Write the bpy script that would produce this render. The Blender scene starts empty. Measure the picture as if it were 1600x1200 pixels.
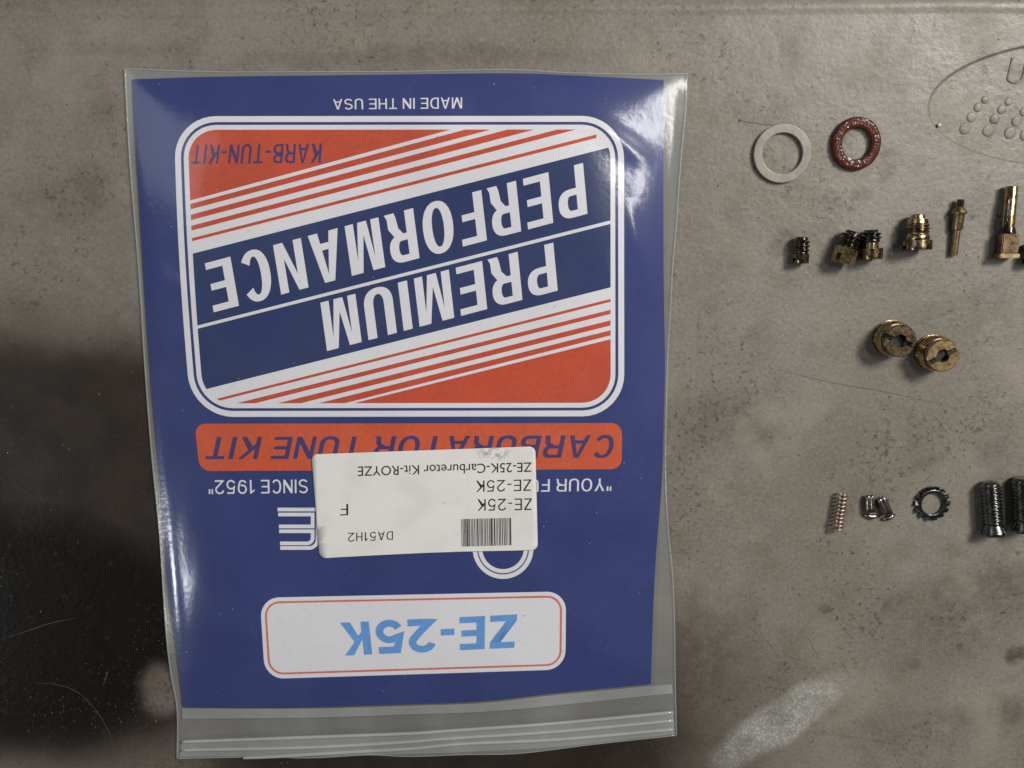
import bpy, bmesh, math, random
from mathutils import Vector, Matrix, noise
from mathutils.geometry import tessellate_polygon

random.seed(7)
S = bpy.context.scene
COL = S.collection
MM = 0.001

# ------------------------------------------------------------------ camera
TILT = math.radians(10.6)
DIST = 0.264
FPX = 1440.0                       # focal length in pixels of the 1600 px wide photograph
CAM = Vector((0, DIST * math.sin(TILT), DIST * math.cos(TILT)))
cd = bpy.data.cameras.new('camera')
cd.sensor_width = 36.0
cd.lens = 36.0 * FPX / 1600.0
cd.clip_start = 0.005
cd.clip_end = 20
cam = bpy.data.objects.new('camera', cd)
COL.objects.link(cam)
cam.location = CAM
cam.rotation_euler = (-TILT, 0, 0)
S.camera = cam

# ------------------------------------------------------------------ world, lamps, exposure
W = bpy.data.worlds.new('World')
S.world = W
W.use_nodes = True
bg = W.node_tree.nodes['Background']
bg.inputs[0].default_value = (1.0, 0.96, 0.92, 1)
bg.inputs[1].default_value = 0.07

def lamp(name, loc, target, sx, sy, watts, col):
    d = bpy.data.lights.new(name, 'AREA')
    d.shape = 'RECTANGLE'
    d.size, d.size_y = sx, sy
    d.energy = watts
    d.color = col
    o = bpy.data.objects.new(name, d)
    COL.objects.link(o)
    o.location = loc
    o.rotation_euler = (Vector(target) - Vector(loc)).to_track_quat('-Z', 'Y').to_euler()
    return o

lamp('workshop_lamp_key', (0.47, 0.33, 0.56), (0.03, 0, 0), 0.21, 0.14, 5.5, (1.0, 0.955, 0.89))
lamp('ceiling_tube', (0.41, 0.25, 0.98), (0.03, 0.03, 0), 0.36, 0.045, 1.45, (1.0, 0.98, 0.94))
lamp('side_lamp', (-0.81, -0.40, 0.60), (-0.05, 0, 0), 0.10, 0.17, 1.3, (0.95, 0.98, 1.0))
lamp('left_fill', (-0.66, 0.20, 0.76), (-0.05, 0, 0), 0.30, 0.55, 0.70, (0.86, 0.92, 1.0))  # broad dim fill added for the soft sheen on the film's left

S.view_settings.view_transform = 'Standard'
S.view_settings.look = 'None'
S.view_settings.exposure = 0.0
S.view_settings.gamma = 1.0
S.view_settings.use_curve_mapping = False
S.cycles.transparent_max_bounces = 10
S.cycles.max_bounces = 5
S.cycles.diffuse_bounces = 2
S.cycles.glossy_bounces = 3
S.cycles.transmission_bounces = 2
S.cycles.caustics_reflective = False
S.cycles.caustics_refractive = False

# ------------------------------------------------------------------ helpers
_f = Vector((0, -math.sin(TILT), -math.cos(TILT)))
_u = Vector((0, math.cos(TILT), -math.sin(TILT)))

def P(x, y, z=0.0):
    """point of the horizontal plane at height z (mm) that the measured photo point (x, y) belongs to"""
    d = _f + Vector((1, 0, 0)) * ((x - 800) / FPX) + _u * ((600 - y) / FPX)
    t = (CAM.z - z * MM) / (-d.z)
    return CAM + d * t

def mmpx(x, y):
    return (P(x + 1, y) - P(x, y)).length / MM

def lin(r, g, b):
    f = lambda c: (c / 255 / 12.92) if c / 255 <= 0.04045 else ((c / 255 + 0.055) / 1.055) ** 2.4
    return (f(r), f(g), f(b), 1)

def obj(name, mesh, mat=None, parent=None):
    o = bpy.data.objects.new(name, mesh)
    COL.objects.link(o)
    if mat is not None:
        mesh.materials.clear()
        mesh.materials.append(mat)
    if parent is not None:
        o.parent = parent
    return o

def tag(o, label, cat, group=None):
    o['label'] = label
    o['category'] = cat
    if group:
        o['group'] = group
    return o

def mesh_of(verts, faces, smooth=False, name='m'):
    m = bpy.data.meshes.new(name)
    m.from_pydata([tuple(v) for v in verts], [], faces)
    m.validate()
    m.update()
    if smooth:
        m.polygons.foreach_set('use_smooth', [True] * len(m.polygons))
    return m

def bm_mesh(bm, smooth=False):
    m = bpy.data.meshes.new('m')
    bmesh.ops.recalc_face_normals(bm, faces=bm.faces)
    bm.to_mesh(m)
    bm.free()
    if smooth:
        m.polygons.foreach_set('use_smooth', [True] * len(m.polygons))
    return m

def smooth_by_angle(m, deg=35):
    m.polygons.foreach_set('use_smooth', [True] * len(m.polygons))
    try:
        bm = bmesh.new(); bm.from_mesh(m)
        a = math.radians(deg)
        for e in bm.edges:
            e.smooth = not (len(e.link_faces) == 2 and e.calc_face_angle(0) > a)
        bm.to_mesh(m); bm.free()
    except Exception:
        pass
    return m

def interp(pts, t):
    """piecewise interpolation of sorted (key, value)"""
    if t <= pts[0][0]:
        return pts[0][1]
    for (a, va), (b, vb) in zip(pts, pts[1:]):
        if t <= b:
            return va + (vb - va) * (t - a) / (b - a)
    return pts[-1][1]

def cr(pts, n):
    """Catmull-Rom through 2-D/3-D points, n samples per span"""
    out = []
    P_ = [Vector(p) for p in pts]
    for i in range(len(P_) - 1):
        p0 = P_[i - 1] if i else P_[0] * 2 - P_[1]
        p1, p2 = P_[i], P_[i + 1]
        p3 = P_[i + 2] if i + 2 < len(P_) else P_[-1] * 2 - P_[-2]
        for k in range(n):
            t = k / n
            out.append(0.5 * ((2 * p1) + (p2 - p0) * t + (2 * p0 - 5 * p1 + 4 * p2 - p3) * t * t
                              + (3 * p1 - p0 - 3 * p2 + p3) * t ** 3))
    out.append(P_[-1].copy())
    return out

def resample(pts, n):
    L = [0]
    for a, b in zip(pts, pts[1:]):
        L.append(L[-1] + (b - a).length)
    out = []
    j = 0
    for k in range(n + 1):
        d = L[-1] * k / n
        while j < len(L) - 2 and L[j + 1] < d:
            j += 1
        t = (d - L[j]) / max(1e-9, L[j + 1] - L[j])
        out.append(pts[j].lerp(pts[j + 1], min(1, max(0, t))))
    return out

# ------------------------------------------------------------------ materials
class NB:
    """small node builder"""
    def __init__(self, name):
        self.m = bpy.data.materials.new(name)
        self.m.use_nodes = True
        self.t = self.m.node_tree
        self.n = self.t.nodes
        self.out = self.n['Material Output']
        self.b = self.n['Principled BSDF']
        self.co = self.n.new('ShaderNodeTexCoord').outputs['Object']

    def link(self, a, b):
        self.t.links.new(a, b)

    def put(self, sock, v):
        if hasattr(v, 'is_linked') or isinstance(v, bpy.types.NodeSocket):
            self.link(v, sock)
        else:
            sock.default_value = v

    def noise(self, scale, detail=4, rough=0.55, co=None, dist=0.0):
        n = self.n.new('ShaderNodeTexNoise')
        n.inputs['Scale'].default_value = scale
        n.inputs['Detail'].default_value = detail
        n.inputs['Roughness'].default_value = rough
        n.inputs['Distortion'].default_value = dist
        self.link(co or self.co, n.inputs['Vector'])
        return n.outputs['Fac']

    def voronoi(self, scale, co=None, rnd=1.0):
        n = self.n.new('ShaderNodeTexVoronoi')
        n.inputs['Scale'].default_value = scale
        n.inputs['Randomness'].default_value = rnd
        self.link(co or self.co, n.inputs['Vector'])
        return n

    def ramp(self, v, a, b, lo=0.0, hi=1.0, smooth=True):
        n = self.n.new('ShaderNodeMapRange')
        n.interpolation_type = 'SMOOTHSTEP' if smooth else 'LINEAR'
        self.put(n.inputs['Value'], v)
        n.inputs['From Min'].default_value = a
        n.inputs['From Max'].default_value = b
        n.inputs['To Min'].default_value = lo
        n.inputs['To Max'].default_value = hi
        return n.outputs['Result']

    def math(self, op, a, b=0.0):
        n = self.n.new('ShaderNodeMath')
        n.operation = op
        self.put(n.inputs[0], a)
        self.put(n.inputs[1], b)
        return n.outputs[0]

    def mix(self, fac, a, b):
        n = self.n.new('ShaderNodeMix')
        n.data_type = 'RGBA'
        self.put(n.inputs['Factor'], fac)
        self.put(n.inputs['A'], a)
        self.put(n.inputs['B'], b)
        # colour sockets are the ones of type RGBA
        return n.outputs['Result']

    def mixc(self, fac, a, b):
        n = self.n.new('ShaderNodeMixRGB')
        self.put(n.inputs[0], fac)
        self.put(n.inputs[1], a)
        self.put(n.inputs[2], b)
        return n.outputs[0]

    def bump(self, h, strength, dist, normal=None):
        n = self.n.new('ShaderNodeBump')
        n.inputs['Strength'].default_value = strength
        n.inputs['Distance'].default_value = dist
        self.link(h, n.inputs['Height'])
        if normal is not None:
            self.link(normal, n.inputs['Normal'])
        return n.outputs['Normal']

    def mapping(self, loc=(0, 0, 0), rot=(0, 0, 0), scale=(1, 1, 1), co=None):
        n = self.n.new('ShaderNodeMapping')
        n.vector_type = 'TEXTURE'
        n.inputs['Location'].default_value = loc
        n.inputs['Rotation'].default_value = rot
        n.inputs['Scale'].default_value = scale
        self.link(co or self.co, n.inputs['Vector'])
        return n.outputs['Vector']

    def length(self, v):
        n = self.n.new('ShaderNodeVectorMath')
        n.operation = 'LENGTH'
        self.link(v, n.inputs[0])
        return n.outputs['Value']

def printed(name, rgb, rough=0.45, var=0.08):
    k = NB(name)
    f = k.noise(900, 3)
    g = k.noise(60, 3)
    c2 = tuple(c * (1 - var * 2) for c in rgb[:3]) + (1,)
    k.put(k.b.inputs['Base Color'], k.mixc(k.ramp(k.math('ADD', f, g), 0.8, 1.25), rgb, c2))
    k.b.inputs['Roughness'].default_value = rough
    k.b.inputs['Specular IOR Level'].default_value = 0.25
    return k.m

INK_BLUE = printed('ink_blue', lin(34, 52, 122))
INK_NAVY = printed('ink_navy', lin(24, 48, 106))
INK_ORANGE = printed('ink_orange', lin(208, 78, 42))
INK_BAR = printed('ink_bar_orange', lin(220, 90, 46))
INK_WHITE = printed('ink_white', lin(234, 235, 242), var=0.02)
INK_SKY = printed('ink_sky_blue', lin(106, 166, 236))
INK_RED = printed('ink_red_line', lin(226, 120, 104))
INK_PURPLE = printed('ink_purple', lin(66, 50, 112))
INK_BLACK = printed('ink_black', lin(40, 40, 42))

def metal(name, c1, c2, rough=(0.22, 0.5), scale=700, metallic=1.0, oil=0.0, lo=0.42, hi=0.62):
    k = NB(name)
    f = k.noise(scale, 5, 0.65)
    m = k.ramp(f, lo, hi)
    k.put(k.b.inputs['Base Color'], k.mixc(m, c1, c2))
    k.b.inputs['Metallic'].default_value = metallic
    k.put(k.b.inputs['Roughness'], k.ramp(k.noise(scale * 1.7, 3), 0.3, 0.7, rough[0], rough[1]))
    k.b.inputs['Coat Weight'].default_value = oil
    k.b.inputs['Coat Roughness'].default_value = 0.08
    k.put(k.b.inputs['Normal'], k.bump(k.noise(scale * 2.2, 2), 0.10, 0.0002))
    return k.m

BRASS = metal('brass_worn', (0.50, 0.36, 0.165, 1), (0.19, 0.13, 0.065, 1), rough=(0.16, 0.32), oil=0.9, lo=0.46, hi=0.64)
BRASS_DULL = metal('brass_dull', (0.34, 0.245, 0.125, 1), (0.21, 0.15, 0.08, 1), rough=(0.32, 0.48), oil=0.4)
BRASS_DARK = metal('brass_oily', (0.24, 0.17, 0.085, 1), (0.06, 0.043, 0.028, 1), rough=(0.2, 0.4), oil=1.0)
BRASS_FACE = metal('brass_oily_face', (0.19, 0.135, 0.075, 1), (0.09, 0.063, 0.038, 1), rough=(0.26, 0.42), oil=0.9)
OILY = metal('oil_black_metal', (0.075, 0.06, 0.045, 1), (0.016, 0.013, 0.011, 1), rough=(0.18, 0.4), oil=1.0)
STEEL_DARK = metal('steel_blackened', (0.15, 0.155, 0.15, 1), (0.06, 0.062, 0.06, 1), rough=(0.18, 0.32), oil=0.5)
STEEL = metal('steel_bright', (0.38, 0.35, 0.32, 1), (0.17, 0.15, 0.135, 1), rough=(0.18, 0.36), oil=0.2)
COPPER = metal('spring_copper', (0.60, 0.48, 0.39, 1), (0.42, 0.32, 0.255, 1), rough=(0.34, 0.52))
HOLE = metal('bore_shade', (0.008, 0.007, 0.006, 1), (0.02, 0.016, 0.012, 1), metallic=0.0, rough=(0.4, 0.7))  # black that paints the shade inside the plug bores

def make_gasket_mat():
    k = NB('red_wet_gasket')
    k.put(k.b.inputs['Base Color'], k.mixc(k.ramp(k.noise(500, 4), 0.4, 0.65), (0.090, 0.020, 0.009, 1), (0.052, 0.012, 0.006, 1)))
    k.b.inputs['Roughness'].default_value = 0.42
    k.b.inputs['Coat Weight'].default_value = 0.38
    k.b.inputs['Coat Roughness'].default_value = 0.05
    k.b.inputs['Specular IOR Level'].default_value = 0.1
    k.put(k.b.inputs['Normal'], k.bump(k.noise(900, 2, 0.6), 0.3, 0.0004))
    k.put(k.b.inputs['Coat Normal'], k.bump(k.noise(800, 1, 0.5), 0.38, 0.0009))
    return k.m
GASKET = make_gasket_mat()

def make_nylon():
    k = NB('clear_nylon')
    k.put(k.b.inputs['Base Color'], k.mixc(k.ramp(k.noise(260, 4), 0.4, 0.7), (0.30, 0.275, 0.25, 1), (0.235, 0.212, 0.19, 1)))
    k.b.inputs['Roughness'].default_value = 0.32
    k.b.inputs['Subsurface Weight'].default_value = 0.0
    k.put(k.b.inputs['Normal'], k.bump(k.noise(900, 3), 0.15, 0.0003))
    return k.m
NYLON = make_nylon()

def make_film(name, haze, tint, rough=0.13, gloss=1.0, bump=0.022):
    k = NB(name)
    n, t = k.n, k.t
    n.remove(k.b)
    tr = n.new('ShaderNodeBsdfTransparent'); tr.inputs[0].default_value = (0.985, 0.985, 0.985, 1)
    df = n.new('ShaderNodeBsdfDiffuse'); df.inputs[0].default_value = tint
    gl = n.new('ShaderNodeBsdfGlossy')
    gl.inputs['Color'].default_value = (1, 1, 1, 1)
    gl.inputs['Roughness'].default_value = rough
    k.link(k.bump(k.noise(700, 1, 0.5), bump, 0.0010), gl.inputs['Normal'])
    # the same reflectance from both sides of the sheet
    ge = n.new('ShaderNodeNewGeometry')
    dt = n.new('ShaderNodeVectorMath'); dt.operation = 'DOT_PRODUCT'
    k.link(ge.outputs['Incoming'], dt.inputs[0]); k.link(ge.outputs['Normal'], dt.inputs[1])
    c1 = k.math('SUBTRACT', 1.0, k.math('ABSOLUTE', dt.outputs['Value']))
    fr = k.math('MULTIPLY_ADD', k.math('POWER', c1, 5.0), 0.9 * gloss)
    fr.node.inputs[2].default_value = 0.055 * gloss
    m1 = n.new('ShaderNodeMixShader')
    k.put(m1.inputs[0], k.ramp(k.noise(38, 3, 0.6), 0.36, 0.70, haze * 0.85, haze * 1.2))
    k.link(tr.outputs[0], m1.inputs[1]); k.link(df.outputs[0], m1.inputs[2])
    m2 = n.new('ShaderNodeMixShader')
    k.link(fr, m2.inputs[0])
    k.link(m1.outputs[0], m2.inputs[1]); k.link(gl.outputs[0], m2.inputs[2])
    k.link(m2.outputs[0], k.out.inputs['Surface'])
    return k.m

FILM = make_film('clear_film_front', 0.032, (0.80, 0.83, 0.88, 1), 0.15)
FILM_BACK = make_film('clear_film_back', 0.46, (0.40, 0.405, 0.385, 1), 0.25, 0.8)
FILM_MILKY = make_film('milky_zip_film', 0.33, (0.60, 0.63, 0.62, 1), 0.2)
FILM_RIDGE = make_film('zip_ridge_film', 0.42, (0.66, 0.69, 0.68, 1), 0.12)
FILM_SEAM = make_film('film_seam', 0.30, (0.66, 0.68, 0.66, 1), 0.12)

def make_label_mat():
    k = NB('sticker_paper')
    c = P(771, 707, 3)
    d = k.length(k.mapping((c.x, c.y, 0), (0, 0, 0), (0.005, 0.0026, 100)))
    sm = k.math('MULTIPLY', k.ramp(d, 0.2, 1.3, 1, 0), k.ramp(k.noise(700, 4), 0.42, 0.62))
    base = k.mixc(k.ramp(k.noise(90, 4), 0.4, 0.7), lin(228, 228, 226), lin(220, 219, 216))
    k.put(k.b.inputs['Base Color'], k.mixc(k.math('MULTIPLY', sm, 0.55), base, lin(96, 82, 66)))
    k.b.inputs['Roughness'].default_value = 0.6
    k.b.inputs['Specular IOR Level'].default_value = 0.2
    return k.m
STICKER = make_label_mat()

def make_table_mat():
    k = NB('grey_plastic_table')
    # wobbly coordinates so every patch has a ragged edge
    nz = k.n.new('ShaderNodeTexNoise')
    nz.inputs['Scale'].default_value = 22
    nz.inputs['Detail'].default_value = 5
    nz.inputs['Roughness'].default_value = 0.6
    k.link(k.co, nz.inputs['Vector'])
    sub = k.n.new('ShaderNodeVectorMath'); sub.operation = 'SUBTRACT'
    k.link(nz.outputs['Color'], sub.inputs[0]); sub.inputs[1].default_value = (0.5, 0.5, 0.5)
    def wob(a):
        m = k.n.new('ShaderNodeVectorMath'); m.operation = 'MULTIPLY_ADD'
        k.link(sub.outputs[0], m.inputs[0]); m.inputs[1].default_value = (a, a, 0)
        k.link(k.co, m.inputs[2])
        return m.outputs[0]
    w1, w2 = wob(0.017), wob(0.012)
    def blob(x, y, rx, ry, rot=0, inner=0.3, outer=1.0, amt=1.0, co=None):
        c = P(x, y)
        s = mmpx(x, y) * MM
        d = k.length(k.mapping((c.x, c.y, 0), (0, 0, math.radians(-rot)), (rx * s, ry * s, 10), co or w1))
        return k.ramp(d, inner, outer, amt, 0)
    mx = lambda a, b: k.math('MAXIMUM', a, b)
    # clean plastic
    big = k.noise(14, 5, 0.6)
    mid = k.noise(75, 5, 0.62)
    fine = k.noise(620, 4, 0.7)
    col = k.mixc(k.ramp(big, 0.35, 0.68), (0.238, 0.219, 0.194, 1), (0.186, 0.169, 0.140, 1))
    col = k.mixc(k.math('MULTIPLY', k.ramp(mid, 0.44, 0.70), 0.42), col, (0.120, 0.103, 0.077, 1))
    grain = k.noise(1050, 2, 0.6)
    col = k.mixc(k.math('MULTIPLY', k.ramp(grain, 0.50, 0.72), 0.34), col, (0.105, 0.092, 0.070, 1))
    col = k.mixc(k.math('MULTIPLY', k.ramp(grain, 0.48, 0.28), 0.26), col, (0.37, 0.34, 0.295, 1))
    # ragged dirt specks, denser in patches
    dens = k.ramp(k.noise(26, 4, 0.6), 0.40, 0.66, 0.0, 0.10)
    fs = k.math('ADD', fine, dens)
    col = k.mixc(k.math('MULTIPLY', k.ramp(fs, 0.645, 0.73), 0.68), col, (0.045, 0.036, 0.025, 1))
    clump = k.math('ADD', k.noise(270, 5, 0.7), dens)
    col = k.mixc(k.math('MULTIPLY', k.ramp(clump, 0.655, 0.73), 0.52), col, (0.05, 0.041, 0.029, 1))
    # rubbed paler patches
    col = k.mixc(k.math('MULTIPLY', k.ramp(k.noise(38, 4, 0.6, dist=0.4), 0.52, 0.70), 0.38), col, (0.315, 0.288, 0.240, 1))
    # oily blotches among the small parts, plus darker bands above the bag
    oil = blob(1224, 372, 26, 20, 0, .5, 1, .40, w2)
    for a in ((1300, 305, 24, 20, 0, .5, 1, .30, w2), (1348, 300, 24, 16, 10, .5, 1, .28, w2), (1395, 262, 26, 40, 30, .4, 1, .42, w2),
              (1208, 392, 20, 14, 0, .5, 1, .35, w2), (1300, 352, 20, 18, 0, .5, 1, .30, w2), (1190, 520, 36, 26, 0, .3, 1, .32, w2),
              (1166, 640, 44, 40, 0, .2, 1, .34, w2), (1190, 680, 50, 38, 0, .2, 1, .34, w2), (1400, 940, 60, 30, -20, .2, 1, .45, w2),
              (1480, 930, 50, 60, 0, .2, 1, .40, w2), (1560, 900, 70, 70, 0, .2, 1, .55, w2), (1592, 1020, 26, 22, 0, .4, 1, .8, w2),
              (1432, 1028, 22, 16, 0, .4, 1, .5, w2), (1290, 954, 15, 9, 10, .4, 1, .6, w2), (1500, 1120, 40, 30, 0, .2, 1, .35, w2),
              (1585, 1105, 26, 40, 0, .2, 1, .5, w2), (1475, 55, 10, 8, 0, .5, 1, .3, w2), (1450, 720, 60, 18, -25, .2, 1, .35, w2),
              (1560, 700, 60, 40, -30, .2, 1, .32, w2), (1545, 470, 50, 60, 0, .2, 1, .22, w2),
              (1500, 960, 190, 120, -15, .0, 1, .42, w1), (1100, 1010, 130, 170, 0, .0, 1, .50, w1), (1130, 660, 110, 80, 0, .0, 1, .34, w1), (1570, 760, 90, 160, 0, .0, 1, .30, w1),
              (1420, 1140, 160, 60, -10, .0, 1, .30, w1), (1110, 430, 70, 160, 0, .0, 1, .26, w1), (1330, 430, 120, 40, 0, .0, 1, .22, w1),
              (90, 310, 90, 70, 0, .2, 1, .30, w1), (220, 74, 120, 20, 0, .0, 1, .32, w2), (660, 88, 400, 24, 0, .2, 1, .34, w2)):  # last two: soft dark bands above the bag
        oil = mx(oil, blob(*a))
    oil = k.math('MULTIPLY', oil, k.ramp(k.noise(230, 5, 0.65), 0.36, 0.60, 0.35, 1.0))
    col = k.mixc(oil, col, (0.055, 0.046, 0.034, 1))
    # broad dark zone round the left end of the bag, blackest at the left
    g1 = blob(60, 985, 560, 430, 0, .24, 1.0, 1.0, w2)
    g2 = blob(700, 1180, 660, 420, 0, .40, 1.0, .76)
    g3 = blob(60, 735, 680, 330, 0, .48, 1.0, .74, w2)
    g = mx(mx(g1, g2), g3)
    lightened = mx(blob(252, 1078, 46, 62, 0, .40, 1.05, .46, wob(0.016)), blob(60, 1200, 260, 80, 0, .0, 1.0, .11, w2))  # paler spots taken out of the dark zone
    g = k.math('SUBTRACT', g, lightened)
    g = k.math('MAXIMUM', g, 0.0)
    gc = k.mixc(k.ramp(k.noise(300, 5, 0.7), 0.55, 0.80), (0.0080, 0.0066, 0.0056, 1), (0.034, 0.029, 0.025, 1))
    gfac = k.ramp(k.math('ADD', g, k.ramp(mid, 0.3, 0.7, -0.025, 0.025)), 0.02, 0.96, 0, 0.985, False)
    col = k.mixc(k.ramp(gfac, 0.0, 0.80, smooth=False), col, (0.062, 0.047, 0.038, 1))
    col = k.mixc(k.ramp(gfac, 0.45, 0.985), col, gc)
    # dust sitting on the dark zone
    dust = k.ramp(k.math('ADD', k.noise(1000, 2, 0.6), k.ramp(k.noise(24, 4, 0.6), 0.38, 0.66, -0.10, 0.03)), 0.64, 0.74)
    dust = k.math('MULTIPLY', dust, 0.5)
    col = k.mixc(k.math('MULTIPLY', dust, gfac), col, (0.20, 0.185, 0.16, 1))
    # scuffed patch by the bag corner, lamp reflection painted in as pale colour
    sc = blob(1225, 1122, 150, 46, -38, .62, 1.0, 1.0, w2)
    sv = k.voronoi(1100)
    scn = k.math('MULTIPLY', sc, k.math('MULTIPLY', k.ramp(sv.outputs['Distance'], 0.10, 0.60, 1.0, 0.45), k.ramp(mid, 0.35, 0.62, 1.0, 0.45)))
    col = k.mixc(k.math('MULTIPLY', scn, 1.0), col, (0.47, 0.48, 0.47, 1))
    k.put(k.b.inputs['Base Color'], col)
    k.put(k.b.inputs['Roughness'], k.math('SUBTRACT', k.ramp(mid, 0.3, 0.7, 0.36, 0.50), k.math('MULTIPLY', sc, 0.16)))
    k.put(k.b.inputs['Specular IOR Level'], k.ramp(gfac, 0.0, 1.0, 0.4, 0.12, False))
    n1 = k.bump(k.noise(620, 2, 0.6), 0.16, 0.0007)
    n2 = k.bump(k.noise(60, 3, 0.5), 0.10, 0.004, n1)
    k.link(n2, k.b.inputs['Normal'])
    return k.m
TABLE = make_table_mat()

# ------------------------------------------------------------------ table with its sunk oval emblem
def make_table():
    # profile along image y: flat top that rolls away past the far rim line
    bm = bmesh.new()
    ecx, ecy, ea, eb, slope = 1686, 161, 235, 97.6, -0.036
    N = 160
    ring = lambda grow, z: [bm.verts.new(P(ecx + (ea + grow) * math.cos(t), ecy + (eb + grow) * math.sin(t) + slope * (ea + grow) * math.cos(t), z))
                            for t in [2 * math.pi * i / N for i in range(N)]]
    prof = [(2.6, 0), (1.9, -0.05), (1.1, -0.17), (-1.1, -0.53), (-1.9, -0.65), (-2.6, -0.70)]
    rings = [ring(g, z) for g, z in prof]
    for a, b in zip(rings, rings[1:]):
        for i in range(N):
            bm.faces.new((a[i], a[(i + 1) % N], b[(i + 1) % N], b[i]))
    bm.faces.new(rings[-1])
    # top sheet round the oval
    y0 = P(800, 27).y
    X0, X1, Y1 = -0.36, 0.36, -0.30
    outer = [Vector((X0, Y1, 0)), Vector((X1, Y1, 0))]
    rim = []
    for i in range(61):
        x = X1 + (X0 - X1) * i / 60
        rim.append(Vector((x, y0 + 0.0008 * math.sin(x * 9) + 0.0004 * noise.noise(Vector((x * 30, 0, 0))), 0)))
    ov = [bm.verts.new(p) for p in outer + rim]
    loops = [[v.co for v in ov], [v.co for v in rings[0]]]
    allv = ov + rings[0]
    for t in tessellate_polygon(loops):
        try:
            bm.faces.new([allv[i] for i in t])
        except ValueError:
            pass
    # rolled rim
    prev = ov[2:]
    for dy, dz in ((0.0007, 0.00006), (0.0014, 0.00020), (0.0021, 0.00026), (0.0028, 0.00014), (0.0036, -0.00016), (0.0046, -0.0007), (0.0060, -0.00150), (0.0080, -0.0023), (0.014, -0.0050), (0.022, -0.009), (0.028, -0.015), (0.030, -0.03)):
        cur = [bm.verts.new((r.x, r.y + dy, dz)) for r in rim]
        for i in range(60):
            bm.faces.new((prev[i], prev[i + 1], cur[i + 1], cur[i]))
        prev = cur
    m = bm_mesh(bm)
    # make sure up faces up
    if sum(p.normal.z for p in m.polygons) < 0:
        m.flip_normals()
    smooth_by_angle(m, 40)
    for p_ in m.polygons:
        if p_.normal.z > 0.99999:
            p_.use_smooth = False
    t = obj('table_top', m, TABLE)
    t['kind'] = 'structure'
    t['label'] = 'stained grey plastic table top with an oval sunk emblem'
    # raised dots of the emblem
    for cx, cy, r in ((1539, 156, 6), (1528, 168, 7), (1518, 183, 8), (1508, 201, 9.3),
                      (1576, 159, 6.5), (1565, 171, 7.3), (1554, 186, 8), (1544, 204, 9.5),
                      (1600, 175, 7), (1588, 190, 8), (1578, 208, 9.3), (1624, 178, 7), (1612, 194, 8), (1602, 211, 9)):
        s = mmpx(cx, cy)
        R = r * s * MM
        c = P(cx, cy, -0.7)
        prof = [(0, R * 1.0), (0.00016, R * 0.96), (0.00026, R * 0.82), (0.00031, R * 0.5), (0.00031, 0.00001)]
        vs, fs = [], []
        n = 28
        for z, rr in prof:
            for i in range(n):
                a = 2 * math.pi * i / n
                vs.append((c.x + rr * math.cos(a), c.y + rr * math.sin(a), c.z + z - 0.00002))
        for j in range(len(prof) - 1):
            for i in range(n):
                fs.append((j * n + i, j * n + (i + 1) % n, (j + 1) * n + (i + 1) % n, (j + 1) * n + i))
        obj('raised_dot', mesh_of(vs, fs, True), TABLE, t)
    # raised outline of the letter U
    path = [(1582, 90), (1575, 121)] + [(1585 - 12 * math.cos(a) , 119 + 10 * math.sin(a)) for a in [math.pi * q / 10 for q in range(1, 10)]] + [(1598, 119), (1604, 92)]
    pts = [P(x, y, -0.8) for x, y in resample([Vector(p) for p in path], 40)] if False else [P(p.x, p.y, -0.76) for p in resample([Vector(p) for p in path], 40)]
    obj('raised_letter', tube_mesh(pts, 0.00042, 12), TABLE, t)
    # old scratches
    for pl, w, mt in ((((1200, 574), (1290, 596), (1390, 614), (1490, 636)), 0.10, 'd'), (((1157, 189), (1190, 194), (1232, 197)), 0.16, 'd'),
                      (((1153, 190), (1156, 188), (1158, 190)), 0.42, 'd'),
                      (((56, 1067), (90, 1070), (122, 1082), (150, 1110), (168, 1140), (180, 1172)), 0.10, 'l'),
                      (((8, 997), (45, 985), (78, 974), (120, 965)), 0.10, 'l'), (((1185, 985), (1200, 1003), (1216, 1026)), 0.12, 'l'),
                      (((1262, 995), (1272, 1014), (1281, 1032)), 0.12, 'l'), (((1290, 1146), (1340, 1153), (1392, 1162), (1420, 1172)), 0.10, 'l'),
                      (((1060, 1000), (1075, 1028), (1084, 1058)), 0.12, 'l'), (((170, 1048), (165, 1060), (161, 1072)), 0.12, 'l'),
                      (((1310, 1030), (1318, 1040), (1326, 1052)), 0.10, 'l'), (((1225, 1024), (1245, 1030), (1265, 1036)), 0.10, 'l')):
        pp = [P(v.x, v.y, 0.03) for v in cr(pl, 8)]
        vs, fs = [], []
        for i, p in enumerate(pp):
            d = (pp[min(i + 1, len(pp) - 1)] - pp[max(i - 1, 0)]).normalized()
            nrm = Vector((-d.y, d.x, 0)) * w * MM * (0.25 + 0.75 * math.sin(math.pi * (i + 0.5) / len(pp))) * random.uniform(.5, 1)
            vs += [p + nrm, p - nrm]
            if i:
                fs.append((2 * i - 2, 2 * i - 1, 2 * i + 1, 2 * i))
        obj('scratch', mesh_of(vs, fs), SCR_D if mt == 'd' else SCR_L, t)
    return t

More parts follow.
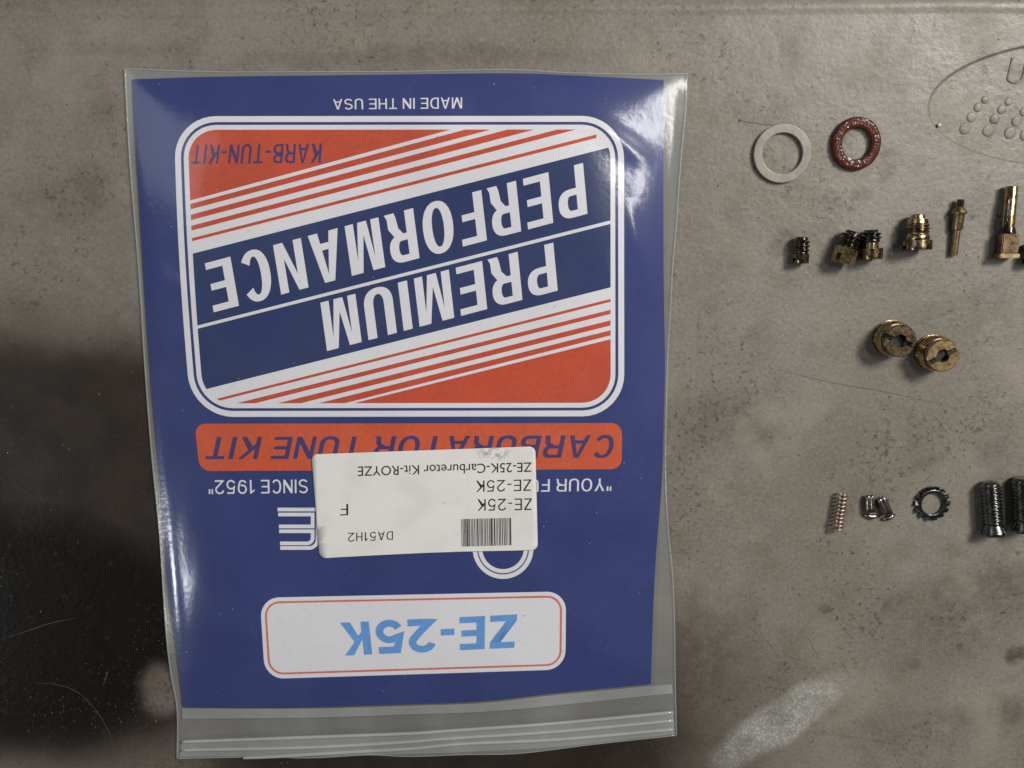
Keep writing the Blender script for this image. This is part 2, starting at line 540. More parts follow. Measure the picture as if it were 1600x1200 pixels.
def tube_mesh(pts, r, n=10, caps=True, closed=False):
    """round tube along 3-D points; r a number or a function of 0..1"""
    vs, fs = [], []
    N = len(pts)
    up = Vector((0, 0, 1))
    prev = None
    for i, p in enumerate(pts):
        if closed:
            d = (pts[(i + 1) % N] - pts[i - 1]).normalized()
        else:
            d = (pts[min(i + 1, N - 1)] - pts[max(i - 1, 0)]).normalized()
        if prev is None:
            a = d.cross(up)
            if a.length < 1e-4:
                a = d.cross(Vector((1, 0, 0)))
            a.normalize()
        else:
            a = (prev - d * prev.dot(d)).normalized()
        prev = a
        b = d.cross(a)
        rr = r(i / max(1, N - 1)) if callable(r) else r
        for q in range(n):
            t = 2 * math.pi * q / n
            vs.append(p + (a * math.cos(t) + b * math.sin(t)) * rr)
    for i in range(N if closed else N - 1):
        j = (i + 1) % N
        for q in range(n):
            fs.append((i * n + q, i * n + (q + 1) % n, j * n + (q + 1) % n, j * n + q))
    if caps and not closed:
        fs.append(tuple(range(n - 1, -1, -1)))
        fs.append(tuple((N - 1) * n + q for q in range(n)))
    return mesh_of(vs, fs, True)

def flat_mat(name, c, rough=0.6):
    k = NB(name)
    k.put(k.b.inputs['Base Color'], k.mixc(k.ramp(k.noise(800, 3), 0.35, 0.7), c, tuple(v * 0.6 for v in c[:3]) + (1,)))
    k.b.inputs['Roughness'].default_value = rough
    return k.m
SCR_D = flat_mat('scratch_dark', (0.07, 0.06, 0.045, 1))
SCR_L = flat_mat('scratch_light', (0.12, 0.11, 0.098, 1))
table = make_table()

# ------------------------------------------------------------------ bag outline (photo points) and its height field
E_TOP = [(195, 107), (330, 112), (480, 112), (620, 111.5), (792, 108.7), (879, 113), (994, 116), (1074, 115)]
E_LEFT = [(195, 107), (203, 250), (217, 420), (226, 564), (237, 707), (250, 841), (259, 980), (267, 1051), (277, 1108), (277, 1185)]
E_RIGHT = [(1074, 115), (1071, 176), (1063, 262), (1057, 349), (1051, 420), (1048, 477), (1043, 564), (1041, 640), (1040, 740), (1044, 827), (1051, 899), (1054, 982), (1055, 1060), (1057, 1149)]
E_BOT = [(277, 1185), (391, 1183), (489, 1184), (575, 1179.5), (640, 1182), (726, 1179), (812, 1177), (927, 1163), (1057, 1149)]
xl_ = [(b, a) for a, b in E_LEFT]
xr_ = [(b, a) for a, b in E_RIGHT]

LUMPS = [  # x, y, rx, ry, height mm
    (900, 330, 130, 190, 2.3),
    (350, 930, 95, 150, 2.2),
    (740, 220, 140, 70, 0.6),
    (690, 200, 55, 60, 0.9),
    (320, 260, 120, 200, 1.0),
    (620, 560, 330, 260, 0.4),
    (980, 800, 110, 200, -0.7),
]

CREASES = [  # x0, y0, x1, y1, half width px, height mm
    (1062, 124, 1046, 420, 7, 0.55), (1018, 1005, 1052, 1060, 9, 0.5), (212, 140, 226, 330, 8, 0.35), (232, 520, 262, 800, 9, 0.45),
    (262, 820, 284, 1030, 8, 0.6), (640, 118, 770, 160, 14, 0.45), (770, 160, 900, 128, 14, 0.35), (420, 120, 380, 170, 12, 0.3),
    (930, 190, 1010, 250, 16, 0.5), (985, 330, 1020, 470, 12, 0.4), (960, 950, 1040, 900, 14, 0.35), (300, 1020, 290, 1090, 10, 0.4),
    (250, 430, 330, 480, 16, 0.2), (1000, 620, 1030, 760, 10, 0.3), (720, 1000, 900, 1070, 18, 0.15),
]

def H(x, y):
    """height of the front film above the table, mm"""
    dl = max(0, x - interp(xl_, y))
    dr = max(0, interp(xr_, y) - x)
    dt = max(0, y - interp(E_TOP, x))
    db = max(0, interp(E_BOT, x) - y)
    e = (1 - math.exp(-dl / 38)) * (1 - math.exp(-dr / 48)) * (1 - math.exp(-dt / 42)) * (1 - math.exp(-db / 70))
    h = 2.0
    for a, b, rx, ry, k in LUMPS:
        h += k * math.exp(-((x - a) / rx) ** 2 - ((y - b) / ry) ** 2)
    h += 0.30 * noise.noise(Vector((x / 20, y / 120, 1.7))) * math.exp(-dl / 60)
    h += 0.35 * noise.noise(Vector((x / 150, y / 190, 3.1))) + 0.12 * noise.noise(Vector((x / 50, y / 70, 8.1)))
    for x0, y0, x1, y1, w, k in CREASES:
        dx, dy = x1 - x0, y1 - y0
        L2 = dx * dx + dy * dy
        t = ((x - x0) * dx + (y - y0) * dy) / L2
        if -.15 < t < 1.15:
            d = ((x - x0) * dy - (y - y0) * dx) / math.sqrt(L2)
            if abs(d) < 3.2 * w:
                h += k * math.exp(-(d / w) ** 2) * max(0, math.sin(math.pi * (t + .15) / 1.3))
    return 0.9 + e * h

Hc = lambda x, y: H(x, y) - 0.42      # the card under the film

def coons(top, left, right, bot, nu, nv):
    T = resample(cr(top, 8), nu); B = resample(cr(bot, 8), nu)
    L = resample(cr(left, 8), nv); R = resample(cr(right, 8), nv)
    g = []
    for j in range(nv + 1):
        v = j / nv
        row = []
        for i in range(nu + 1):
            u = i / nu
            p = T[i] * (1 - v) + B[i] * v + L[j] * (1 - u) + R[j] * u \
                - (T[0] * (1 - u) * (1 - v) + T[-1] * u * (1 - v) + B[0] * (1 - u) * v + B[-1] * u * v)
            row.append(p)
        g.append(row)
    return g

def grid_mesh(g, hf):
    nv, nu = len(g), len(g[0])
    vs = [P(p.x, p.y, hf(p.x, p.y, i / (nu - 1), j / (nv - 1))) for j, row in enumerate(g) for i, p in enumerate(row)]
    fs = [(j * nu + i, (j + 1) * nu + i, (j + 1) * nu + i + 1, j * nu + i + 1) for j in range(nv - 1) for i in range(nu - 1)]
    return mesh_of(vs, fs, True)

# ------------------------------------------------------------------ flat print: polygons in photo points laid on the curved card
def print_mesh(polys, hf, lift, step=16):
    """polys: list of [outer, hole, ...] loops of (x, y); cut on a grid and laid on the surface"""
    bm = bmesh.new()
    for loops in polys:
        L = [[Vector((x, y, 0)) for x, y in lp] for lp in loops]
        fl = [v for lp in L for v in lp]
        bv = [bm.verts.new(v) for v in fl]
        for t in tessellate_polygon(L):
            try:
                bm.faces.new([bv[i] for i in t])
            except ValueError:
                pass
    if step:
        xs = [v.co.x for v in bm.verts]; ys = [v.co.y for v in bm.verts]
        x = math.ceil(min(xs) / step) * step
        while x < max(xs):
            bmesh.ops.bisect_plane(bm, geom=bm.verts[:] + bm.edges[:] + bm.faces[:], plane_co=(x, 0, 0), plane_no=(1, 0, 0), dist=1e-4)
            x += step
        y = math.ceil(min(ys) / step) * step
        while y < max(ys):
            bmesh.ops.bisect_plane(bm, geom=bm.verts[:] + bm.edges[:] + bm.faces[:], plane_co=(0, y, 0), plane_no=(0, 1, 0), dist=1e-4)
            y += step
    for v in bm.verts:
        v.co = P(v.co.x, v.co.y, hf(v.co.x, v.co.y) + lift)
    for f in bm.faces:
        f.normal_update()
        if f.normal.z < 0:
            f.normal_flip()
    m = bpy.data.meshes.new('m')
    bm.to_mesh(m)
    bm.free()
    m.polygons.foreach_set('use_smooth', [True] * len(m.polygons))
    return m

def rrect(q, r, inset=0.0, seg=10):
    """rounded rectangle inside the quad q = TL, TR, BR, BL; r = radius in px, inset in px"""
    c = [Vector(p) for p in q]
    n = 4
    off = []
    for i in range(n):                      # inset every side
        p, a, b = c[i], c[i - 1], c[(i + 1) % n]
        d1 = (a - p).normalized(); d2 = (b - p).normalized()
        s = abs(d1.x * d2.y - d1.y * d2.x)
        off.append(p + (d1 + d2) * (inset / s))
    out = []
    r = max(1, r - inset)
    for i in range(n):
        p, a, b = off[i], off[i - 1], off[(i + 1) % n]
        d1 = (a - p).normalized(); d2 = (b - p).normalized()
        p1, p2 = p + d1 * r, p + d2 * r
        k = 0.5523
        c1, c2 = p1 - d1 * r * k, p2 - d2 * r * k
        for t in [s / seg for s in range(seg + 1)]:
            out.append(tuple(p1 * (1 - t) ** 3 + c1 * 3 * t * (1 - t) ** 2 + c2 * 3 * t * t * (1 - t) + p2 * t ** 3))
    return out

def clip_poly(poly, a, b):
    """keep the part of poly left of the directed line a->b (y down: the side where cross >= 0)"""
    out = []
    cr_ = lambda p: (b[0] - a[0]) * (p[1] - a[1]) - (b[1] - a[1]) * (p[0] - a[0])
    for i in range(len(poly)):
        p, q = poly[i - 1], poly[i]
        cp, cq = cr_(p), cr_(q)
        if (cp >= 0) != (cq >= 0):
            t = cp / (cp - cq)
            out.append((p[0] + (q[0] - p[0]) * t, p[1] + (q[1] - p[1]) * t))
        if cq >= 0:
            out.append(q)
    return out

# ---- bold capitals drawn as outlines (cap height 1)
def arc(cx, cy, rx, ry, a0, a1, n=14, p=2.0):
    o = []
    for i in range(n + 1):
        a = math.radians(a0 + (a1 - a0) * i / n)
        c, s = math.cos(a), math.sin(a)
        o.append((cx + rx * math.copysign(abs(c) ** (2 / p), c), cy + ry * math.copysign(abs(s) ** (2 / p), s)))
    return o

def glyph(ch, sx, sy, w):
    m = 0.44
    if ch == 'I':
        return sx, [[[(0, 0), (sx, 0), (sx, 1), (0, 1)]]]
    if ch == '-':
        ww = w * .5
        return ww, [[[(0, .34), (ww, .34), (ww, .34 + sy), (0, .34 + sy)]]]
    if ch == 'E':
        W_ = w * .92
        return W_, [[[(0, 0), (W_, 0), (W_, sy), (sx, sy), (sx, .5 - sy / 2), (W_ * .93, .5 - sy / 2), (W_ * .93, .5 + sy / 2), (sx, .5 + sy / 2), (sx, 1 - sy), (W_, 1 - sy), (W_, 1), (0, 1)]]]
    if ch == 'F':
        W_ = w * .88
        return W_, [[[(0, 0), (sx, 0), (sx, .46 - sy / 2), (W_ * .9, .46 - sy / 2), (W_ * .9, .46 + sy / 2), (sx, .46 + sy / 2), (sx, 1 - sy), (W_, 1 - sy), (W_, 1), (0, 1)]]]
    if ch == 'T':
        W_ = w * .96
        a = (W_ - sx) / 2
        return W_, [[[(a, 0), (a + sx, 0), (a + sx, 1 - sy), (W_, 1 - sy), (W_, 1), (0, 1), (0, 1 - sy), (a, 1 - sy)]]]
    if ch == 'N':
        return w, [[[(0, 0), (sx * .9, 0), (sx * .9, .68), (w - sx, 0), (w, 0), (w, 1), (w - sx * .9, 1), (w - sx * .9, .32), (sx, 1), (0, 1)]]]
    if ch == 'M':
        W_ = w * 1.22
        return W_, [[[(0, 0), (sx * .9, 0), (sx * .9, .76), (W_ / 2 - sx * .48, 0), (W_ / 2 + sx * .48, 0), (W_ - sx * .9, .76), (W_ - sx * .9, 0), (W_, 0), (W_, 1), (W_ - sx * 1.3, 1), (W_ / 2, .27), (sx * 1.3, 1), (0, 1)]]]
    if ch == 'A':
        W_ = w * 1.08
        t = sx * 1.02
        xa = lambda y: (W_ / 2 - t * .55) * y                 # left outer edge
        xi = lambda y: t + (W_ / 2 - t) * (y / .84)           # left inner edge
        y1, y2 = .22, .22 + sy
        return W_, [[[(0, 0), (t, 0), (xi(y1), y1), (W_ - xi(y1), y1), (W_ - t, 0), (W_, 0), (W_ - xa(1), 1), (xa(1), 1)],
                     [(xi(y2), y2), (W_ - xi(y2), y2), (W_ / 2, .84)]]]
    if ch == 'K':
        W_ = w * 1.04
        return W_, [[[(0, 0), (sx, 0), (sx, .30), (sx + .10, .43), (W_ - sx * 1.18, 0), (W_, 0), (sx * .9 + .24, .60), (W_ - .02, 1), (W_ - sx * 1.2, 1), (sx, .53), (sx, 1), (0, 1)]]]
    if ch == 'U':
        ry = w / 2 * 1.0
        o = [(0, 1)] + arc(w / 2, .32, w / 2, .335, 180, 360, 18, 2.3) + [(w, 1), (w - sx, 1)] + arc(w / 2, .33, w / 2 - sx, .345 - sy, 360, 180, 18, 2.2) + [(sx, 1)]
        return w, [[o]]
    if ch == 'O':
        W_ = w * 1.08
        return W_, [[arc(W_ / 2, .5, W_ / 2, .52, 0, 356, 40, 2.25), arc(W_ / 2, .5, W_ / 2 - sx, .52 - sy, 0, 354, 36, 2.15)]]
    if ch == 'C':
        W_ = w * 1.04
        o = arc(W_ / 2, .5, W_ / 2, .52, 36, 324, 36, 2.25) + arc(W_ / 2, .5, W_ / 2 - sx, .52 - sy, 326, 34, 32, 2.15)
        return W_, [[o]]
    if ch in 'PR':
        r = (1 - m) / 2
        o = [(0, 0), (sx, 0), (sx, m)]
        if ch == 'R':
            o += [(w * .46, m), (w - sx - .03, m * .72), (w - sx - .005, .1), (w - sx + .02, 0), (w + .03, 0), (w - .01, .1), (w - .015, m * .68), (w - .11, m + .035)]
        o += arc(w - r * .8, m + r, r * .8, r, -55 if ch == 'R' else -90, 90, 14, 2.3) + [(0, 1)]
        h = [(sx, m + sy)] + arc(w - r * .8, m + r, r * .8 - sx, r - sy, -90, 90, 12, 2.2) + [(sx, 1 - sy)]
        return w, [[o, h]]
    if ch == 'B':
        r1, r2 = .27, .235
        o = [(0, 0)] + arc(w - r1, r1, r1, r1, -90, 70, 12, 2.3) + arc(w - r2 - .02, 1 - r2, r2, r2, -60, 90, 12, 2.3) + [(0, 1)]
        h1 = [(sx, sy)] + arc(w - r1, r1, r1 - sx, r1 - sy, -90, 90, 10, 2.2) + [(sx, 2 * r1 - sy)]
        h2 = [(sx, 1 - 2 * r2 + sy)] + arc(w - r2 - .02, 1 - r2, r2 - sx, r2 - sy, -90, 90, 10, 2.2) + [(sx, 1 - sy)]
        return w, [[o, h1, h2]]
    if ch == 'Z':
        d = sx * 1.28
        return w * .96, [[[(0, 0), (w * .96, 0), (w * .96, sy), (d, sy), (w * .96, 1 - sy), (w * .96, 1), (.03, 1), (.03, 1 - sy), (w * .96 - d, 1 - sy), (0, sy)]]]
    if ch == 'H':
        return w, [[[(0, 0), (sx, 0), (sx, .5 - sy / 2), (w - sx, .5 - sy / 2), (w - sx, 0), (w, 0), (w, 1), (w - sx, 1), (w - sx, .5 + sy / 2), (sx, .5 + sy / 2), (sx, 1), (0, 1)]]]
    if ch == 'D':
        k = w * .45
        return w * 1.02, [[[(0, 0)] + arc(k, .5, w * 1.02 - k, .5, -90, 90, 18, 2.2) + [(0, 1)], [(sx, sy)] + arc(k, .5, w * 1.02 - k - sx, .5 - sy, -90, 90, 16, 2.1) + [(sx, 1 - sy)]]]
    if ch == 'Y':
        c = w / 2
        return w, [[[(c - sx / 2, 0), (c + sx / 2, 0), (c + sx / 2, .40), (w, 1), (w - sx * 1.2, 1), (c, .53), (sx * 1.2, 1), (0, 1), (c - sx / 2, .40)]]]
    if ch == '1':
        a = w * .34
        return w * .62, [[[(a, 0), (a + sx, 0), (a + sx, 1), (a + sx * .3, 1), (0.02, .80), (0.02, .80 - sy), (a, .82)]]]
    if ch == '"':
        q = sx * .85
        return 2 * q + .09, [[[(0, .64), (q, .64), (q * 1.1, 1), (0, 1)]], [[(q + .09, .64), (2 * q + .09, .64), (2 * q + .1, 1), (q + .09, 1)]]]
    t = (sx + sy) / 2
    if ch == 'S':
        p = arc(w / 2, .735, w / 2 - t / 2, .285 - t / 2, 22, 262, 16) + arc(w / 2, .265, w / 2 - t / 2, .285 - t / 2, 82, -158, 16)
        return w, [[stroke(p, t)]]
    if ch == '2':
        p = arc(w / 2, .70, w / 2 - t / 2, .32 - t / 2, 170, -32, 14) + [(w * .46, .30), (t * .75, t * .55), (t * 1.3, t / 2), (w, t / 2)]
        return w, [[stroke(p, t)]]
    if ch == '5':
        p = [(w * .93, 1 - t / 2), (w * .24, 1 - t / 2), (w * .13, .50)] + arc(w / 2 - .01, .335, w / 2 - t / 2, .355 - t / 2, 128, -158, 16)
        return w, [[stroke(p, t)]]
    if ch == '9':
        p = arc(w / 2, .67, w / 2 - t / 2, .35 - t / 2, -62, -360, 22) + [(w - t / 2, .52), (w * .90 - t / 2, .26), (w * .70, .09), (w * .45, t / 2 - .01), (w * .22, .10), (w * .10, .22)]
        return w, [[stroke(p, t)]]
    return w * .45, []

def bold_text(s, sx, sy, w, gap):
    polys, x = [], 0
    for ch in s:
        ww, g = glyph(ch, sx, sy, w)
        for loops in g:
            polys.append([[(x + a, b) for a, b in lp] for lp in loops])
        x += ww + (gap if ch != ' ' else 0)
    return polys, x - gap

def to_quad(polys, width, quad):
    """quad = baseline start, cap-top start, baseline end, cap-top end (photo points)"""
    b0, c0, b1, c1 = [Vector(p) for p in quad]
    f = lambda x, y: tuple((b0 * (1 - x / width) + b1 * (x / width)) * (1 - y) + (c0 * (1 - x / width) + c1 * (x / width)) * y)
    return [[[f(*p) for p in lp] for lp in loops] for loops in polys]

FONT_CAP = [None]
def font_mesh(s, quad, hf, lift, weight=0.0, gap=1.0, step=0):
    """built-in sans lettering laid into a quad"""
    def tri(txt):
        c = bpy.data.curves.new('lettering', 'FONT')
        c.body = txt
        c.offset = weight
        c.space_character = gap
        c.resolution_u = 4
        o = bpy.data.objects.new('lettering_source', c)
        COL.objects.link(o)
        dg = bpy.context.evaluated_depsgraph_get()
        m = bpy.data.meshes.new_from_object(o.evaluated_get(dg))
        bpy.data.objects.remove(o)
        bpy.data.curves.remove(c)
        return m
    mh = tri('H')
    ys = [v.co.y for v in mh.vertices]
    y0, y1 = min(ys), max(ys)
    m = tri(s)
    xs = [v.co.x for v in m.vertices]
    x0, x1 = min(xs), max(xs)
    b0, c0, b1, c1 = [Vector(p) for p in quad]
    bm = bmesh.new(); bm.from_mesh(m)
    for v in bm.verts:
        u = (v.co.x - x0) / (x1 - x0); w = (v.co.y - y0) / (y1 - y0)
        p = (b0 * (1 - u) + b1 * u) * (1 - w) + (c0 * (1 - u) + c1 * u) * w
        v.co = P(p.x, p.y, hf(p.x, p.y) + lift)
    for f in bm.faces:
        f.normal_update()
        if f.normal.z < 0:
            f.normal_flip()
    bm.to_mesh(m); bm.free()
    return m

def stroke(pts, w):
    """outline polygon of a polyline of width w (photo points)"""
    pts = [Vector(p) for p in pts]
    L, R = [], []
    for i, p in enumerate(pts):
        d0 = (p - pts[i - 1]).normalized() if i else (pts[1] - p).normalized()
        d1 = (pts[i + 1] - p).normalized() if i < len(pts) - 1 else d0
        t = (d0 + d1).normalized()
        n = Vector((-t.y, t.x))
        k = 1 / max(.4, n.dot(Vector((-d0.y, d0.x))))
        L.append(tuple(p + n * w / 2 * k)); R.append(tuple(p - n * w / 2 * k))
    return L + R[::-1]

# ------------------------------------------------------------------ printed card
C_TOP = [(206, 124), (330, 120), (480, 118), (640, 116), (800, 114.5), (900, 118), (1037, 125)]
C_RIGHT = [(1037, 125), (1036.5, 270), (1037, 430), (1039, 560), (1037.5, 640), (1034, 755), (1026, 855), (1020.5, 956), (1017, 1069)]
C_LEFT = [(206, 124), (216, 291), (224, 430), (231, 535), (240, 650), (251, 765), (258, 870), (266, 950), (277, 1020), (285, 1105)]
C_BOT = [(285, 1105), (400, 1106), (489, 1105), (640, 1100), (755, 1095.5), (870, 1083), (940, 1076), (1017, 1069)]

def card_outline_height(x, y, u, v):
    return Hc(x, y)

cg = coons(C_TOP, C_LEFT, C_RIGHT, C_BOT, 60, 70)
card = obj('printed_card', grid_mesh(cg, card_outline_height), INK_BLUE)
tag(card, 'blue orange and white printed card upside down inside the clear zip bag', 'card')
LY = 0.05
def ink(name, polys, mat, layer, parent=card, step=16, label=None):
    o = obj(name, print_mesh(polys, Hc, LY * layer, step), mat, parent)
    if label:
        o['label'] = label
    return o

PANEL = ((271.5, 181.5), (975, 181), (975.5, 650.5), (299, 651.5))
RAD = 66
def soft_left(q):       # the left side of the panel bows: real print lines bend with the card
    out = []
    for x, y in q:
        k = max(0, min(1, (620 - x) / 340))
        t = (y - 181) / 470
        out.append((x - k * (4.5 * math.sin(math.pi * min(1, max(0, t))) if 0 <= t <= 1 else 0), y + 0.0))
    return out
def dense(poly, step=18):
    out = []
    for i in range(len(poly)):
        a, b = Vector(poly[i - 1]), Vector(poly[i])
        n = max(1, int((b - a).length / step))
        for k in range(n):
            out.append(tuple(a.lerp(b, k / n)))
    return out
pr = lambda ins: soft_left(dense(rrect(PANEL, RAD, ins)))
panel = ink('panel_border', [[pr(0)]], INK_WHITE, 1)
ink('border_line', [[pr(9.3), pr(13.6)]], INK_BLUE, 2, panel)
inner = pr(21.3)
icl = inner

def band(top, bottom):
    """part of the inner panel between two nearly straight lines given by (x, y) end points, left to right"""
    p = clip_poly(inner, top[0], top[1])
    p = clip_poly(p, bottom[1], bottom[0])
    return p
XL, XM, XR = 298, 620, 954
def ln(yl, xr, yr):
    return ((XL, yl), (xr, yr))
# upper left orange field, its four stripes, blue fields, and the mirrored set below
U0 = ln(313, 709, 201)
shapes_or = [[band(((0, -900), (1600, -900)), U0)]]
for (yl0, xr0, yr0), (yl1, xr1, yr1) in (((318.6, 732, 201), (327, 772, 201)), ((335.5, 798, 201), (344, 840, 201)),
                                         ((353, 876, 201), (360.5, 905, 201)), ((372.6, 931, 210.2), (377.4, 934, 215))):
    shapes_or.append([band(ln(yl0, xr0, yr0), ln(yl1, xr1, yr1))])
lo = ((545, 632), (954, 530))
shapes_or.append([band(lo, ((0, 2400), (1600, 2400)))])
for a, b in ((((337, 623.5), (954, 467)), ((343, 626), (954, 471.5))), (((362, 632), (954, 484)), ((391, 632), (954, 490.5))),
             (((426, 632), (954, 500.5)), ((462, 632), (954, 508.5))), (((490, 632), (954, 516)), ((531, 632), (954, 524)))):
    shapes_or.append([band(a, b)])
def trim(polys, x0, x1):
    out = []
    for lp in polys:
        p = clip_poly(lp[0], (x0, 2000), (x0, -2000))
        p = clip_poly(p, (x1, -2000), (x1, 2000))
        out.append([p])
    return out
for i, s in enumerate(shapes_or):
    s2 = trim([s], 333, 2000) if i == 6 else (trim([s], 0, 932) if i == 4 else [s])
    if len(s2[0][0]) > 2:
        ink('orange_field' if i in (0, 5) else 'orange_stripe', s2, INK_ORANGE, 2, panel)
ink('navy_band', [[band(ln(397, 951, 230.5), ((309, 508.5), (955, 344)))]], INK_NAVY, 2, panel)
ink('navy_band', [[band(((309, 513.5), (955, 349.5)), ((322, 608), (954, 449)))]], INK_NAVY, 2, panel)

t, w_ = bold_text('PERFORMANCE', .165, .135, .50, .125)
ink('lettering', to_quad(t, w_, ((911, 254.5), (918, 334), (320, 411.5), (334, 488))), INK_WHITE, 3, panel)
t, w_ = bold_text('PREMIUM', .165, .135, .52, .125)
ink('lettering', to_quad(t, w_, ((864.5, 379), (871.5, 454), (500.5, 473), (511, 548.5))), INK_WHITE, 3, panel)
t, w_ = bold_text('KARB-TUN-KIT', .12, .115, .52, .13)
ink('lettering', to_quad(t, w_, ((503, 224), (501, 254.5), (302, 226.5), (298.5, 256))), INK_PURPLE, 3, panel)
def plain(txt, quad, mat, layer, parent, hf=None, sx=.125, sy=.11, w=.66, gap=.16, base=None):
    tt, ww = bold_text(txt, sx, sy, w, gap)
    return obj('lettering', print_mesh(to_quad(tt, ww, quad), hf or Hc, base if base is not None else LY * layer, 0), mat, parent)
plain('MADE IN THE USA', ((722, 152), (722, 169.5), (520.5, 155), (521, 171)), INK_WHITE, 1, card)

bar = ink('orange_bar', [[dense(rrect(((304, 662), (972, 661), (971.5, 733), (312, 736)), 17))]], INK_BAR, 1)
t, w_ = bold_text('CARBURATOR TUNE KIT', .155, .14, .66, .15)
ink('lettering', to_quad(t, w_, ((962, 680), (955, 715), (328, 683), (320.5, 717.5))), INK_PURPLE, 2, bar)
plain('"YOUR FU', ((956, 747.5), (955, 767), (826, 749), (826, 768.5)), INK_WHITE, 1, card)
plain('E SINCE 1952"', ((504, 749), (504, 770), (325.5, 750.5), (326.5, 772)), INK_WHITE, 1, card)

z5 = lambda x, y: (230 + x / 3.478, 640 + y / 3.478)
c_arc = lambda cx, cy, r, a0, a1: [(cx + r * math.cos(math.radians(a0 + (a1 - a0) * i / 6)), cy + r * math.sin(math.radians(a0 + (a1 - a0) * i / 6))) for i in range(7)]
logo = [[stroke([z5(*p) for p in path], 5.7)] for path in (
    ((708, 543), (820, 543), (960, 543)),
    ((712, 570), (899, 570), (899, 635), (716, 635)),
    [(717, 661), (899, 661)] + c_arc(869, 697, 30, 0, 90) + [(722, 727)],
    [(723, 752)] + c_arc(880, 706, 46, 90, 0) + [(926, 640), (926, 570)])]
ink('line_emblem', logo, INK_WHITE, 1)
el = lambda rx, ry: [(786 + rx * math.cos(2 * math.pi * i / 64), 857 + ry * math.sin(2 * math.pi * i / 64)) for i in range(64)]
ink('ring_emblem', [[el(47.5, 47.5), el(40.6, 40.6)], [el(38.8, 38.6), el(32.4, 32.2)]], INK_WHITE, 1)

box = ink('name_box', [[dense(rrect(((406, 934), (884.5, 924), (883.5, 1046), (414, 1061)), 30))]], INK_WHITE, 1)
bq = ((406, 934), (884.5, 924), (883.5, 1046), (414, 1061))
ink('red_line', [[dense(rrect(bq, 30, 6.2)), dense(rrect(bq, 30, 9.2))]], INK_RED, 2, box)
plain('ZE-25K', ((808, 960), (805.5, 1012), (531, 973), (538, 1024.5)), INK_SKY, 2, box, sx=.225, sy=.19, w=.74, gap=.14)

# ------------------------------------------------------------------ clear zip bag
bag = bpy.data.objects.new('zip_bag', None)
COL.objects.link(bag)
bag.empty_display_size = 0.02
tag(bag, 'clear plastic zip bag holding the printed card, white sticker on its front', 'bag')
bg_ = coons(E_TOP, E_LEFT, E_RIGHT, E_BOT, 190, 240)
obj('front_film', grid_mesh(bg_, lambda x, y, u, v: H(x, y)), FILM, bag)
def hb(x, y, u, v):
    e = min(u, 1 - u, v, 1 - v)
    return 0.12 + 0.30 * max(0, 1 - e / 0.03)
obj('back_film', grid_mesh(coons(E_TOP, E_LEFT, E_RIGHT, E_BOT, 60, 70), hb), FILM_BACK, bag)
for e, r in ((E_LEFT, .24), (E_RIGHT, .19), (E_TOP, .14), (E_BOT, .15)):
    pts = resample(cr(e, 10), 90)
    obj('seam', tube_mesh([P(p.x, p.y, 0.72 + 0.06 * noise.noise(Vector((p.x / 40, p.y / 40, 0)))) for p in pts], r * MM, 8), FILM_SEAM, bag)

def strip(top, bot, n, hf):
    T = resample(cr(top, 8), n); B = resample(cr(bot, 8), n)
    vs, fs = [], []
    K = 4
    for i in range(n + 1):
        for k in range(K + 1):
            p = T[i].lerp(B[i], k / K)
            vs.append(P(p.x, p.y, hf(p.x, p.y)))
        if i:
            a, b = (i - 1) * (K + 1), i * (K + 1)
            for k in range(K):
                fs.append((a + k, a + k + 1, b + k + 1, b + k))
    return mesh_of(vs, fs, True)
obj('zip_band', strip([(285, 1107), (489, 1107), (640, 1103), (755, 1098.5), (870, 1086), (1050, 1069)],
                      [(285, 1123), (489, 1121), (640, 1116), (755, 1112), (870, 1102), (1051, 1083)], 80, lambda x, y: H(x, y) + 0.08), FILM_MILKY, bag)
Z1 = [(284.6, 1159), (489, 1151.6), (640, 1146), (700, 1142), (870, 1130), (1052, 1113)]
Z2 = [(284.6, 1172), (489, 1167.5), (640, 1159), (700, 1154), (870, 1143), (1052, 1126)]
Z3 = [(380, 1184), (431, 1182), (546, 1175), (640, 1170), (726, 1162), (870, 1155.5), (1052, 1139.5)]
obj('zip_flap', strip(Z1, [(280, 1182), (489, 1181), (640, 1178), (726, 1175), (870, 1167), (1054, 1147)], 80, lambda x, y: H(x, y) + 0.06), FILM_MILKY, bag)
for z in (Z1, Z2, Z3):
    pts = resample(cr(z, 10), 100)
    obj('zip_ridge', tube_mesh([P(p.x, p.y, H(p.x, p.y) + 0.12) for p in pts], 0.52 * MM, 10), FILM_RIDGE, bag)

# sticker on the film
SQ = ((486.5, 710), (836.5, 697.5), (840.5, 859.5), (499.5, 872.5))
sm_poly = dense(rrect(SQ, 10), 14)
sm_poly = [(x, y - (2.2 * math.sin(math.pi * min(1, max(0, (x - 505) / 330))) if y > 800 else 0)) for x, y in sm_poly]
sticker = obj('sticker', print_mesh([[sm_poly]], H, 0.16), STICKER, bag)
sticker['label'] = 'white address sticker with black lettering and barcode'
md = sticker.modifiers.new('thick', 'SOLIDIFY'); md.thickness = 0.00009; md.offset = -1
def st(s, quad, wt=0.0):
    obj('lettering', font_mesh(s, quad, H, 0.22, wt), INK_BLACK, sticker)
def sl_(txt, quad, wt=0):
    plain(txt, quad, INK_BLACK, 0, sticker, H, .11 + wt * 3, .10, .66, .19, 0.22)
st('ZE-25K-Carburetor Kit-ROYZE', ((831, 722.5), (831, 737), (559, 729), (559, 743.7)))
sl_('ZE-25K', ((830, 749), (830, 766.7), (744, 751), (744, 768.7)))
sl_('ZE-25K', ((831, 778.6), (831, 796.7), (746, 780), (746, 798.2)))
